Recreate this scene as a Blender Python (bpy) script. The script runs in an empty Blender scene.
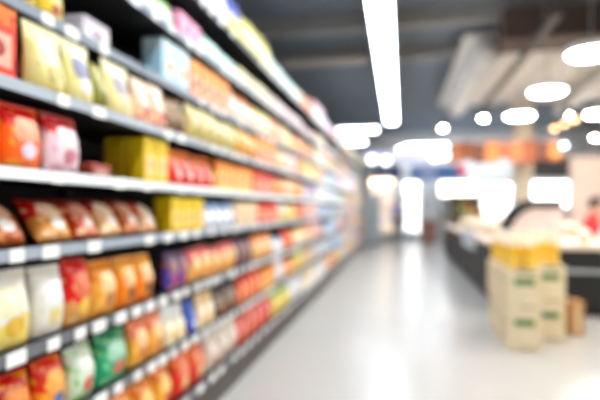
import bpy, bmesh, math, random
from mathutils import Vector, Matrix

random.seed(7)
SC = bpy.context.scene
COL = SC.collection
PI = math.pi

# ------------------------------------------------------------------ camera, world, exposure
cam = bpy.data.cameras.new('camera')
cam.sensor_width = 36.0
cam.lens = 30.0
cam.shift_y = 8 / 600
cam.dof.use_dof = True
cam.dof.focus_distance = 0.80
cam.dof.aperture_fstop = 1.4
cam.dof.aperture_blades = 0
cam_ob = bpy.data.objects.new('camera', cam)
COL.objects.link(cam_ob)
cam_ob.location = (0, 0, 1.25)
cam_ob.rotation_euler = (PI / 2, 0, math.atan(0.2))
SC.camera = cam_ob

world = bpy.data.worlds.new('world')
SC.world = world
world.use_nodes = True
world.node_tree.nodes['Background'].inputs[0].default_value = (0.9, 0.95, 1.0, 1)
world.node_tree.nodes['Background'].inputs[1].default_value = 0.3

SC.view_settings.view_transform = 'Standard'
SC.view_settings.look = 'None'
SC.view_settings.gamma = 1.0
SC.view_settings.use_curve_mapping = False
SC.view_settings.exposure = 0.88
STRIP_POWER = 13.0
DISC_POWER = 38.0

# ------------------------------------------------------------------ helpers
def srgb(h):
    h = h.lstrip('#')
    out = []
    for i in (0, 2, 4):
        v = int(h[i:i + 2], 16) / 255
        out.append(v / 12.92 if v <= 0.04045 else ((v + 0.055) / 1.055) ** 2.4)
    return (out[0], out[1], out[2], 1.0)

_mats = {}
def mat(name, col, rough=0.5, metal=0.0, noise=0.0, nscale=20.0, emit=0.0, trans=0.0, coat=0.0, bump=0.0):
    if name in _mats:
        return _mats[name]
    m = bpy.data.materials.new(name)
    m.use_nodes = True
    nt = m.node_tree
    b = nt.nodes['Principled BSDF']
    c = srgb(col)
    b.inputs['Roughness'].default_value = rough
    b.inputs['Metallic'].default_value = metal
    b.inputs['Transmission Weight'].default_value = trans
    b.inputs['Coat Weight'].default_value = coat
    tc = nt.nodes.new('ShaderNodeTexCoord')
    no = nt.nodes.new('ShaderNodeTexNoise')
    no.inputs['Scale'].default_value = nscale
    no.inputs['Detail'].default_value = 3
    nt.links.new(tc.outputs['Object'], no.inputs['Vector'])
    rp = nt.nodes.new('ShaderNodeValToRGB')
    k = noise
    rp.color_ramp.elements[0].position = 0.3
    rp.color_ramp.elements[1].position = 0.7
    rp.color_ramp.elements[0].color = (c[0] * (1 - k), c[1] * (1 - k), c[2] * (1 - k), 1)
    rp.color_ramp.elements[1].color = (min(1, c[0] * (1 + k)), min(1, c[1] * (1 + k)), min(1, c[2] * (1 + k)), 1)
    nt.links.new(no.outputs['Fac'], rp.inputs['Fac'])
    nt.links.new(rp.outputs['Color'], b.inputs['Base Color'])
    if bump:
        bp = nt.nodes.new('ShaderNodeBump')
        bp.inputs['Strength'].default_value = bump
        bp.inputs['Distance'].default_value = 0.01
        nt.links.new(no.outputs['Fac'], bp.inputs['Height'])
        nt.links.new(bp.outputs['Normal'], b.inputs['Normal'])
    if emit:
        b.inputs['Emission Color'].default_value = c
        b.inputs['Emission Strength'].default_value = emit
    _mats[name] = m
    return m

def solid(hexcol, rough=0.4):
    return mat('print_' + hexcol.lstrip('#'), hexcol, rough, noise=0.08, nscale=60)

# printed film / card: a base colour, a top band with a wavy lower edge, blotches of a third colour
def _print_group():
    g = bpy.data.node_groups.new('pack_print', 'ShaderNodeTree')
    for n in ('Base', 'Top', 'Blot'):
        g.interface.new_socket(n, in_out='INPUT', socket_type='NodeSocketColor')
    for n in ('Split', 'Amount'):
        g.interface.new_socket(n, in_out='INPUT', socket_type='NodeSocketFloat')
    g.interface.new_socket('Color', in_out='OUTPUT', socket_type='NodeSocketColor')
    N, L = g.nodes, g.links
    gi, go = N.new('NodeGroupInput'), N.new('NodeGroupOutput')
    tc = N.new('ShaderNodeTexCoord')
    sep = N.new('ShaderNodeSeparateXYZ')
    L.new(tc.outputs['Generated'], sep.inputs[0])
    wav = N.new('ShaderNodeMath'); wav.operation = 'SINE'
    mul = N.new('ShaderNodeMath'); mul.operation = 'MULTIPLY'; mul.inputs[1].default_value = 5.0
    L.new(sep.outputs['Y'], mul.inputs[0]); L.new(mul.outputs[0], wav.inputs[0])
    ma = N.new('ShaderNodeMath'); ma.operation = 'MULTIPLY_ADD'; ma.inputs[1].default_value = 0.06
    L.new(wav.outputs[0], ma.inputs[0]); L.new(sep.outputs['Z'], ma.inputs[2])
    gt = N.new('ShaderNodeMath'); gt.operation = 'GREATER_THAN'
    L.new(ma.outputs[0], gt.inputs[0]); L.new(gi.outputs['Split'], gt.inputs[1])
    m1 = N.new('ShaderNodeMix'); m1.data_type = 'RGBA'
    L.new(gt.outputs[0], m1.inputs[0]); L.new(gi.outputs['Base'], m1.inputs[6]); L.new(gi.outputs['Top'], m1.inputs[7])
    vo = N.new('ShaderNodeTexNoise'); vo.inputs['Scale'].default_value = 6.0; vo.inputs['Detail'].default_value = 1.5
    L.new(tc.outputs['Generated'], vo.inputs['Vector'])
    lt = N.new('ShaderNodeMath'); lt.operation = 'LESS_THAN'
    L.new(vo.outputs['Fac'], lt.inputs[0]); L.new(gi.outputs['Amount'], lt.inputs[1])
    m2 = N.new('ShaderNodeMix'); m2.data_type = 'RGBA'
    L.new(lt.outputs[0], m2.inputs[0]); L.new(m1.outputs[2], m2.inputs[6]); L.new(gi.outputs['Blot'], m2.inputs[7])
    L.new(m2.outputs[2], go.inputs[0])
    return g
PRINT = _print_group()

def vivid(c, k=1.25):
    l = .3 * c[0] + .59 * c[1] + .11 * c[2]
    return tuple(min(1, max(0, l + (v - l) * k)) for v in c[:3]) + (1.0,)

def pack_mat(name, base, top, blot, split=0.7, amount=0.42, rough=0.32):
    if name in _mats:
        return _mats[name]
    m = bpy.data.materials.new(name)
    m.use_nodes = True
    nt = m.node_tree
    b = nt.nodes['Principled BSDF']
    b.inputs['Roughness'].default_value = rough
    gn = nt.nodes.new('ShaderNodeGroup')
    gn.node_tree = PRINT
    gn.inputs['Base'].default_value = vivid(srgb(base))
    gn.inputs['Top'].default_value = vivid(srgb(top))
    gn.inputs['Blot'].default_value = vivid(srgb(blot))
    gn.inputs['Split'].default_value = split
    gn.inputs['Amount'].default_value = amount
    nt.links.new(gn.outputs[0], b.inputs['Base Color'])
    _mats[name] = m
    return m

class MB:
    def __init__(self):
        self.v, self.f = [], []
    def add(self, vs, fs):
        o = len(self.v)
        self.v += [tuple(p) for p in vs]
        self.f += [tuple(i + o for i in q) for q in fs]
        return self
    def box(self, x0, x1, y0, y1, z0, z1, bev=0.0):
        if bev <= 0:
            vs = [(x, y, z) for z in (z0, z1) for y in (y0, y1) for x in (x0, x1)]
            return self.add(vs, [(0, 2, 3, 1), (4, 5, 7, 6), (0, 1, 5, 4), (2, 6, 7, 3), (0, 4, 6, 2), (1, 3, 7, 5)])
        bm = bmesh.new()
        bmesh.ops.create_cube(bm, size=1.0)
        for p in bm.verts:
            p.co = Vector(((x0 + x1) / 2 + p.co.x * (x1 - x0), (y0 + y1) / 2 + p.co.y * (y1 - y0), (z0 + z1) / 2 + p.co.z * (z1 - z0)))
        bmesh.ops.bevel(bm, geom=bm.edges[:], offset=bev, segments=1, affect='EDGES')
        bm.verts.ensure_lookup_table()
        vs = [p.co[:] for p in bm.verts]
        fs = [[p.index for p in q.verts] for q in bm.faces]
        bm.free()
        return self.add(vs, fs)
    def lathe(self, prof, n=16, c=(0, 0, 0), axis='z'):
        vs, fs = [], []
        for r, h in prof:
            for i in range(n):
                a = 2 * PI * i / n
                p = (r * math.cos(a), r * math.sin(a), h)
                if axis == 'y': p = (p[0], p[2], p[1])
                if axis == 'x': p = (p[2], p[0], p[1])
                vs.append((p[0] + c[0], p[1] + c[1], p[2] + c[2]))
        for k in range(len(prof) - 1):
            for i in range(n):
                j = (i + 1) % n
                fs.append((k * n + i, k * n + j, (k + 1) * n + j, (k + 1) * n + i))
        fs.append(tuple(range(n))[::-1])
        fs.append(tuple((len(prof) - 1) * n + i for i in range(n)))
        return self.add(vs, fs)
    def tube(self, pts, r, n=8):
        pts = [Vector(p) for p in pts]
        vs, fs = [], []
        for k, p in enumerate(pts):
            d = (pts[min(k + 1, len(pts) - 1)] - pts[max(k - 1, 0)]).normalized()
            up = Vector((0, 0, 1)) if abs(d.z) < 0.9 else Vector((1, 0, 0))
            s = d.cross(up).normalized(); q = s.cross(d).normalized()
            rr = r[k] if isinstance(r, (list, tuple)) else r
            for i in range(n):
                a = 2 * PI * i / n
                vs.append(p + s * rr * math.cos(a) + q * rr * math.sin(a))
        for k in range(len(pts) - 1):
            for i in range(n):
                j = (i + 1) % n
                fs.append((k * n + i, k * n + j, (k + 1) * n + j, (k + 1) * n + i))
        fs.append(tuple(range(n))[::-1]); fs.append(tuple((len(pts) - 1) * n + i for i in range(n)))
        return self.add(vs, fs)
    def prism(self, outline, y0, y1):            # outline in (x, z), extruded along y
        n = len(outline)
        vs = [(x, y0, z) for x, z in outline] + [(x, y1, z) for x, z in outline]
        fs = [tuple(range(n)), tuple(range(2 * n - 1, n - 1, -1))]
        fs += [(i, n + i, n + (i + 1) % n, (i + 1) % n) for i in range(n)]
        return self.add(vs, fs)
    def mesh(self, name, m, smooth=False):
        me = bpy.data.meshes.new(name)
        me.from_pydata(self.v, [], self.f)
        bm = bmesh.new(); bm.from_mesh(me)
        bmesh.ops.recalc_face_normals(bm, faces=bm.faces[:])
        bm.to_mesh(me); bm.free()
        if smooth:
            me.polygons.foreach_set('use_smooth', [True] * len(me.polygons))
        me.materials.append(m)
        me.update()
        return me

def place(name, me, parent=None, loc=(0, 0, 0), rot=(0, 0, 0)):
    o = bpy.data.objects.new(name, me)
    COL.objects.link(o)
    o.location = loc
    o.rotation_euler = rot
    if parent: o.parent = parent
    return o

def tag(o, label, cat, group=None):
    o['label'] = label
    o['category'] = cat
    if group: o['group'] = group
    return o

def thing(name, label, cat, loc=(0, 0, 0), rot=(0, 0, 0), group=None):
    return tag(place(name, None, None, loc, rot), label, cat, group)

def struct(name, mb, m, parent=None, loc=(0, 0, 0), smooth=False):
    o = place(name, mb.mesh(name, m, smooth), parent, loc)
    if parent is None: o['kind'] = 'structure'
    return o

def part(name, mb, m, parent, smooth=False, loc=(0, 0, 0), rot=(0, 0, 0)):
    return place(name, mb.mesh(name, m, smooth), parent, loc, rot)

ORD = ['', '', 'second', 'third', 'fourth', 'fifth', 'sixth', 'seventh', 'eighth', 'ninth', 'tenth', 'eleventh', 'twelfth', 'thirteenth', 'fourteenth', 'fifteenth', 'sixteenth']
NUM = ['zero', 'one', 'two', 'three', 'four', 'five', 'six', 'seven', 'eight', 'nine', 'ten', 'eleven', 'twelve']

# ------------------------------------------------------------------ materials of the place
M_FLOOR = mat('floor_polished_tile', '#bdbab4', 0.25, noise=0.02, nscale=1.5)
M_CEIL = mat('ceiling_painted_deck', '#737d89', 0.8, noise=0.1, nscale=2)
M_BEAM = mat('ceiling_beam_paint', '#8d8c8a', 0.7, noise=0.08, nscale=4)
M_DUCT = mat('galvanised_duct', '#d4d2ce', 0.5, noise=0.08, nscale=6)
M_BROWN = mat('brown_bulkhead', '#4a3a33', 0.8, noise=0.15, nscale=3)
M_WALL = mat('wall_paint', '#d9d6d2', 0.8, noise=0.03)
M_CHAR = mat('charcoal_shelf_back', '#0e0d0e', 0.6, noise=0.1)
M_SHELF = mat('shelf_steel_dark', '#26262a', 0.5, noise=0.05)
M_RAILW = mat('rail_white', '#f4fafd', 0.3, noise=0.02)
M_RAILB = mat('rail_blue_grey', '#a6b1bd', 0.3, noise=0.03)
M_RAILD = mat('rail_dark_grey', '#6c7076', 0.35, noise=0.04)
M_TAG = mat('price_tag_card', '#fbfbf8', 0.5, noise=0.01)
M_BLACK = mat('black_panel', '#0f0c0d', 0.6, noise=0.1)
M_CREAM = mat('cream_laminate', '#e9dcc6', 0.4, noise=0.04)
M_STEEL = mat('brushed_steel', '#a9adb1', 0.35, 0.6, noise=0.05)
M_HOUSE = mat('lamp_housing_white', '#e4e6e8', 0.5)
M_STRIP = mat('strip_diffuser', '#e9f4ff', 0.5, emit=STRIP_POWER)
M_DISC = mat('disc_diffuser', '#fff9f0', 0.5, emit=DISC_POWER)
M_SPOT = mat('spot_lens', '#fff0dc', 0.5, emit=60)
M_WARM = mat('warm_spot_lens', '#ffc48a', 0.5, emit=6)
M_COOL = mat('cooler_light', '#fbfdff', 0.5, emit=4)
M_SIGNLIT = mat('lit_fascia', '#d9d8f2', 0.5, emit=0.45)
M_NAVY = mat('navy_board', '#33497a', 0.5, noise=0.15, nscale=3)
M_BLUE = mat('blue_board', '#5b83c4', 0.5, noise=0.15, nscale=3)

# ------------------------------------------------------------------ room shell
X0, X1, Y0, Y1, ZC = -8.0, 8.5, -4.0, 22.0, 4.5
struct('floor', MB().box(X0, X1, Y0, Y1, -0.1, 0), M_FLOOR)
ceil = struct('ceiling', MB().box(X0, X1, Y0, Y1, ZC, ZC + 0.1), M_CEIL)
struct('wall_left', MB().box(X0 - 0.1, X0, Y0, Y1, 0, ZC), M_WALL)
struct('wall_right', MB().box(X1, X1 + 0.1, Y0, Y1, 0, ZC), M_WALL)
struct('wall_back', MB().box(X0, X1, Y1, Y1 + 0.1, 0, ZC), M_WALL)
struct('wall_front', MB().box(X0, X1, Y0 - 0.1, Y0, 0, ZC), M_WALL)
bmesh_beam = MB().box(X0, X1, -0.11, 0.11, ZC - 0.28, ZC).mesh('beam', M_BEAM)
for k in range(8):
    y = -2.4 + k * 1.8
    place('beam', bmesh_beam, ceil, (0, y, 0))
pil = MB().box(-0.24, 0.24, -0.24, 0.24, 0, ZC, 0.02).mesh('column', M_CREAM)
o = place('pillar', pil, None, (3.38, 15.1, 0)); o['kind'] = 'structure'

RAFT = (1.05, 8.4, 8.8, 14.7, 4.14)  # added raft: brightness of the lit ceiling is put into its pale colour
def ctop(x, y):
    return RAFT[4] if RAFT[0] < x < RAFT[1] and RAFT[2] < y < RAFT[3] else ZC
rf = thing('added_ceiling_raft', 'broad added ceiling raft above the disc lamps, coloured pale like lit ceiling', 'ceiling raft', (0, 0, 0))
for k in range(3):
    ya = RAFT[2] + k * (RAFT[3] - RAFT[2]) / 3
    for j in range(4):
        xa = RAFT[0] + j * (RAFT[1] - RAFT[0]) / 4
        part('panel', MB().box(xa + .02, xa + (RAFT[1] - RAFT[0]) / 4 - .02, ya + .02, ya + (RAFT[3] - RAFT[2]) / 3 - .02, RAFT[4], RAFT[4] + .04, .005), mat('raft_lit_white', '#ece9e4', .7, noise=.03, nscale=1), rf)
for x in (2.0, 5.0, 7.5):
    part('runner', MB().box(x - .03, x + .03, RAFT[2], RAFT[3], RAFT[4] + .041, RAFT[4] + .07), M_STEEL, rf)
    for y in (11.0, 13.5):
        part('hanger', MB().tube([(x, y, RAFT[4] + .07), (x, y, ZC)], .008, 6), M_STEEL, rf)

# bulkhead, ducts and cable track under the ceiling
b = thing('ceiling_bulkhead', 'dark brown boxed bulkhead hung below the ceiling, upper right', 'bulkhead', (2.9, 8.3, 3.98))
part('casing', MB().box(-1.35, 3.2, -0.35, 0.35, -0.18, 0.27, 0.01), M_BROWN, b)
part('bottom_trim', MB().box(-1.37, 3.22, -0.37, 0.37, -0.21, -0.18), mat('bulkhead_trim', '#5e4c42', 0.7), b)
for x, r, y0, y1, lab in ((1.44, 0.24, 8.75, 13.4, 'pale round air duct left of the dark cable track'), (4.06, 0.19, 8.75, 14.0, 'slim pale round air duct above the right hand spot lamps')):
    d = thing('air_duct', lab, 'duct', (x, 0, 3.86), group='ceiling ducts')
    part('pipe', MB().lathe([(r, y0), (r, y1)], 20, (0, 0, 0), 'y'), M_DUCT, d, True)
    for j in range(3):
        yy = y0 + 0.7 + j * 1.7
        part('collar', MB().lathe([(r + 0.012, yy), (r + 0.012, yy + 0.06)], 20, (0, 0, 0), 'y'), M_STEEL, d)
        part('hanger', MB().tube([(0, yy + .03, r + .012), (0, yy + .03, RAFT[4] - 3.86)], .008, 6), M_STEEL, d)
t = thing('cable_track', 'dark straight cable track hanging below the ceiling', 'track', (1.9, 8.8, 3.6))
part('rail', MB().box(-0.05, 0.05, -2.2, 3.4, 0, 0.06), mat('track_dark', '#4b4541', 0.6), t)
for yy in (-1.6, 0.8, 3.0):
    part('hanger', MB().tube([(0, yy, 0.06), (0, yy, ctop(1.9, 8.8 + yy) - 3.6)], 0.006, 6), M_STEEL, t)
ct = thing('cable_trunking', 'beige crosswise cable trunking below the beams over the shelving', 'trunking', (-2.3, 9.75, 4.06))
part('channel', MB().box(0, 1.65, -.09, .09, 0, .1, .006), mat('trunking_beige', '#d8ccbc', .6, noise=.05), ct)
part('cover_strip', MB().box(.02, 1.63, -.05, .05, -.012, 0), M_STEEL, ct)
for x in (.2, 1.45):
    part('hanger', MB().tube([(x, 0, .1), (x, 0, ZC - 4.06)], .008, 6), M_STEEL, ct)

# ------------------------------------------------------------------ lamps
def strip_lamp(loc, length, rot, label, width=0.2):
    l = thing('strip_lamp', label, 'lamp', loc, (0, 0, rot), 'linear ceiling lamps')
    w = width / 2
    part('housing', MB().box(-w - 0.015, w + 0.015, 0, length, 0.03, 0.1, 0.01), M_HOUSE, l)
    part('diffuser', MB().box(-w, w, 0.02, length - 0.02, -0.02, 0.03, 0.015), M_STRIP, l)
    for q in (0.08, 0.92):
        part('hanger', MB().tube([(0, length * q, 0.1), (0, length * q, ZC - loc[2])], 0.005, 6), M_STEEL, l)
    return l
strip_lamp((-0.23, -3.0, 3.6), 17.0, 0, 'long white strip lamp hanging above the aisle', 0.27)
strip_lamp((-0.65, 15.2, 3.6), 1.2, PI / 2, 'short crosswise white lamp beyond the end of the long strip', 0.25)
strip_lamp((-1.15, 17.2, 3.5), 0.85, PI / 2, 'small crosswise lamp behind the short one over the shelving', 0.16)

strip_lamp((1.7, 18.7, 3.5), 1.5, PI / 2, 'crosswise white lamp in front of the lavender fascia', 0.2)
strip_lamp((6.4, 21.3, 3.7), 6.5, PI / 2, 'long added lamp, unseen behind the fascia, brightening the back wall', 0.2)  # added lamp, hidden by the fascia, to brighten the back wall

def disc_lamp(x, y, label):
    l = thing('disc_lamp', label, 'lamp', (x, y, 3.4), group='round disc lamps')
    part('drum', MB().lathe([(0.31, 0.01), (0.32, 0.03), (0.32, 0.1), (0.12, 0.13)], 28), M_HOUSE, l)
    part('diffuser', MB().lathe([(0.26, -0.02), (0.29, 0.0), (0.29, 0.012)], 28), M_DISC, l)
    part('stem', MB().tube([(0, 0, 0.13), (0, 0, ctop(x, y) - 3.4)], 0.012, 6), M_STEEL, l)
disc_lamp(2.62, 5.25, 'round disc lamp before the brown bulkhead, nearest of its row')
disc_lamp(2.62, 2.85, 'round disc lamp over the open floor beside the camera')
disc_lamp(2.62, 0.45, 'round disc lamp overhead behind the camera')
disc_lamp(2.62, 7.65, 'large glowing disc lamp at the upper right edge')
disc_lamp(2.68, 10.0, 'middle glowing disc lamp of the row on the right')
disc_lamp(2.75, 12.5, 'smallest wide disc lamp at the far end of its row')
for y in (2.85, 5.25, 7.65, 10.0):
    disc_lamp(5.3, y, 'disc lamp of the outer row over the open floor, %s from the front' % {2: 'first', 5: 'second', 7: 'third', 10: 'fourth'}[int(y)])
disc_lamp(4.5, 12.6, 'disc lamp at the right edge of the photo, low in its row')

def spot(x, y, z, r, m, label, grp):
    l = thing('spot_lamp', label, 'lamp', (x, y, z), group=grp)
    part('can', MB().lathe([(r * 0.95, -0.01), (r * 1.1, 0), (r * 1.1, 0.16), (r * 0.5, 0.2)], 14), M_BLACK, l)
    part('lens', MB().lathe([(r * 0.75, -0.05), (r * 0.95, -0.02), (r * 0.95, -0.01)], 14), m, l)
    part('rod', MB().tube([(0, 0, 0.2), (0, 0, ctop(x, y) - z)], 0.008, 6), M_STEEL, l)
spot(1.94, 12.5, 3.4, 0.075, M_SPOT, 'white spot lamp left of the far disc lamp', 'white spots')
spot(3.77, 12.5, 3.4, 0.075, M_SPOT, 'white spot lamp right of the far disc lamp', 'white spots')
spot(5.8, 16.6, 3.4, 0.09, M_SPOT, 'white spot lamp low at the right edge above the beige partition', 'white spots')
spot(1.12, 13.8, 3.4, 0.06, M_SPOT, 'white spot lamp left of the orange canopy', 'white spots')
for x, y, w in ((3.28, 11.7, 'left'), (3.31, 11.1, 'middle'), (3.34, 10.6, 'right')):
    spot(x, y, 3.0, 0.06, M_WARM, '%s one of three warm amber spot lamps above the canopy' % w, 'amber spots')

# ------------------------------------------------------------------ shelving bays
XF = -1.135                                        # plane of the shelf edges
LEVELS = [2.53, 2.215, 1.909, 1.622, 1.355, 1.108, 0.799, 0.513, 0.205]
XS = [-0.07, -0.07, -0.07, 0, 0, 0, 0, 0, 0]            # the three upper shelves are shallower
TOPZ = [z + 0.015 for z in LEVELS]
SHELF_SAY = ['top shelf', 'second shelf down', 'third shelf down', 'fourth shelf down', 'fifth shelf down', 'sixth shelf down', 'seventh shelf down', 'eighth shelf down', 'bottom deck']
BAY = 1.2
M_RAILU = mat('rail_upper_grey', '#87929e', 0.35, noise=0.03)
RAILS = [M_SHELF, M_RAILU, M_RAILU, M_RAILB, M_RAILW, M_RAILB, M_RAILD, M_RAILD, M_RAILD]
me_shelf = MB().box(-1.62, XF - 0.012, 0.004, BAY - 0.004, -0.022, 0, 0.003).mesh('shelf', M_SHELF)
me_shelf_s = MB().box(-1.62, XF - 0.082, 0.004, BAY - 0.004, -0.022, 0, 0.003).mesh('shelf', M_SHELF)
me_rail = {}
for m in (M_RAILW, M_RAILB, M_RAILD, M_SHELF, M_RAILU):
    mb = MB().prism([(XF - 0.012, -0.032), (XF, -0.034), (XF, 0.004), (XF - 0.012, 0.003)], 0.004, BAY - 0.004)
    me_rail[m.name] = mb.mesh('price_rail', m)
me_back = MB().box(-1.66, -1.63, 0, BAY, 0.0, 2.66).mesh('back_panel', M_CHAR)
me_post = MB().box(-1.63, -1.60, -0.002, 0.026, 0.0, 2.66).mesh('upright', M_SHELF)
me_kick = MB().box(XF - 0.03, XF - 0.012, 0.004, BAY - 0.004, 0.0, LEVELS[8] - 0.04).mesh('kick_plate', mat('kick_brown_grey', '#463b36', 0.5, noise=0.1))
me_tag = MB().box(XF + 0.0005, XF + 0.0035, -0.040, 0.040, -0.040, 0.004, 0.001).mesh('price_tag', M_TAG)
me_tag2 = MB().box(XF + 0.0005, XF + 0.0035, -0.030, 0.030, -0.038, 0.003, 0.001).mesh('price_tag', M_TAG)
NB = 14
for k in range(NB):
    y = -0.2 + k * BAY
    who = 'nearest grey steel shelving bay, beside the camera' if k == 0 else ('last grey steel shelving bay at the far end of the aisle' if k == NB - 1 else '%s grey steel shelving bay counted from the camera' % ORD[k + 1])
    bay = thing('shelving_bay', who, 'shelving', (0, y, 0), group='bays of the long shelving')
    place('back_panel', me_back, bay)
    place('upright', me_post, bay)
    place('upright', me_post, bay, (0, BAY - 0.024, 0))
    place('kick_plate', me_kick, bay)
    for i, z in enumerate(TOPZ):
        s = place('shelf', me_shelf_s if XS[i] else me_shelf, bay, (0, 0, z))
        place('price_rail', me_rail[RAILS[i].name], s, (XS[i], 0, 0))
        n = (9 if i in (6, 7) else 6) if k < 5 else 3
        for j in range(n):
            if random.random() < (0.92 if i >= 5 else 0.6):
                place('price_tag', random.choice((me_tag, me_tag2)), s, (XS[i], (j + 0.5 + random.uniform(-0.2, 0.2)) * BAY / n, 0))

# ------------------------------------------------------------------ packages
def bag_point(a, b, W, H, D, side, pouch):
    fb = min(1, max(0, (0.95 - b) / 0.95))
    if pouch:
        th = (0.25 + 0.75 * math.exp(-((b - 0.22) / 0.38) ** 2)) * min(1, fb * 3.5) ** 0.7
    else:
        th = (math.sin(PI * min(1, max(0.0, 0.06 + 0.94 * b / 0.95))) ** 0.55) if b < 0.95 else 0.0
    edge = (1 - abs(a) ** 3.6) ** 0.6 if abs(a) < 1 else 0.0
    half = D / 2 * th * edge
    half *= 1 + 0.10 * math.sin(6 * a + 9 * b) * math.cos(4 * b - 3 * a)
    half = max(half, 0.0012)
    w = W / 2 * (1 - 0.05 * math.sin(PI * min(1, b)))
    return Vector((side * half, a * w, b * H))

def bag_mesh(W, H, D, pouch, m):
    na, nb = 10, 12
    vs, fs = [], []
    for side in (1, -1):
        for j in range(nb + 1):
            b = 0.94 * j / nb
            for i in range(na + 1):
                a = -1 + 2 * i / na
                vs.append(bag_point(a, b, W, H, D, side, pouch))
    S = (na + 1) * (nb + 1)
    for s in (0, 1):
        for j in range(nb):
            for i in range(na):
                p = s * S + j * (na + 1) + i
                q = (p, p + 1, p + na + 2, p + na + 1)
                fs.append(q if s == 0 else q[::-1])
    for j in range(nb):                                   # side seams
        for i in (0, na):
            p = j * (na + 1) + i
            fs.append((p, p + na + 1, p + na + 1 + S, p + S))
    for i in range(na):                                   # bottom and top
        fs.append((i, i + 1, i + 1 + S, i + S))
        p = nb * (na + 1) + i
        fs.append((p, p + 1, p + 1 + S, p + S))
    return MB().add(vs, fs).mesh('bag', m, True)

def bag_patch(W, H, D, pouch, ac, bc, ra, rb, sq, m, off=0.0016):
    vs = [bag_point(ac, bc, W, H, D, 1, pouch) + Vector((off, 0, 0))]
    fs = []
    n, rings = 20, 4
    for k in range(1, rings + 1):
        for i in range(n):
            t = 2 * PI * i / n
            ca, sa = math.cos(t), math.sin(t)
            ca = math.copysign(abs(ca) ** sq, ca); sa = math.copysign(abs(sa) ** sq, sa)
            vs.append(bag_point(max(-0.97, min(0.97, ac + ra * ca * k / rings)), max(0.01, min(0.93, bc + rb * sa * k / rings)), W, H, D, 1, pouch) + Vector((off, 0, 0)))
    for i in range(n):
        fs.append((0, 1 + i, 1 + (i + 1) % n))
    for k in range(rings - 1):
        for i in range(n):
            a, b_ = 1 + k * n + i, 1 + k * n + (i + 1) % n
            fs.append((a, a + n, b_ + n, b_))
    return MB().add(vs, fs).mesh('front_label', m, True)

def seal_mesh(W, H, m):
    n = 14
    vs, fs = [], []
    for j, b in enumerate((0.935, 0.965, 1.0)):
        for i in range(n + 1):
            a = -1 + 2 * i / n
            x = 0.002 * (1 if i % 2 else -1)
            vs.append((x, a * W / 2 * 0.99, b * H)); vs.append((x - 0.0015, a * W / 2 * 0.99, b * H))
    r = 2 * (n + 1)
    for j in range(2):
        for i in range(n):
            p = j * r + 2 * i
            fs.append((p, p + 2, p + 2 + r, p + r)); fs.append((p + 1, p + 1 + r, p + 3 + r, p + 3))
    return MB().add(vs, fs).mesh('top_seal', m)

def carton_mesh(W, H, D, m):
    return MB().box(-D / 2, D / 2, -W / 2, W / 2, 0, H, 0.003).mesh('carton', m)

def flat_patch(D, y0, y1, z0, z1, m, nm='front_label'):
    return MB().box(D / 2 + 0.0003, D / 2 + 0.0016, y0, y1, z0, z1, 0.0004).mesh(nm, m)

def round_patch(D, yc, zc, ry, rz, m):
    n = 18
    o = [(yc + ry * math.cos(2 * PI * i / n), zc + rz * math.sin(2 * PI * i / n)) for i in range(n)]
    vs = [(D / 2 + 0.0016, y, z) for y, z in o] + [(D / 2 + 0.0030, y, z) for y, z in o]
    fs = [tuple(range(n))[::-1], tuple(range(n, 2 * n))] + [(i, (i + 1) % n, n + (i + 1) % n, n + i) for i in range(n)]
    return MB().add(vs, fs).mesh('emblem', m)

def jar_profile(W, H):
    r = W / 2
    return [(r * 0.85, 0), (r, 0.02), (r, H * 0.68), (r * 0.8, H * 0.78), (r * 0.55, H * 0.84)]

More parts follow.
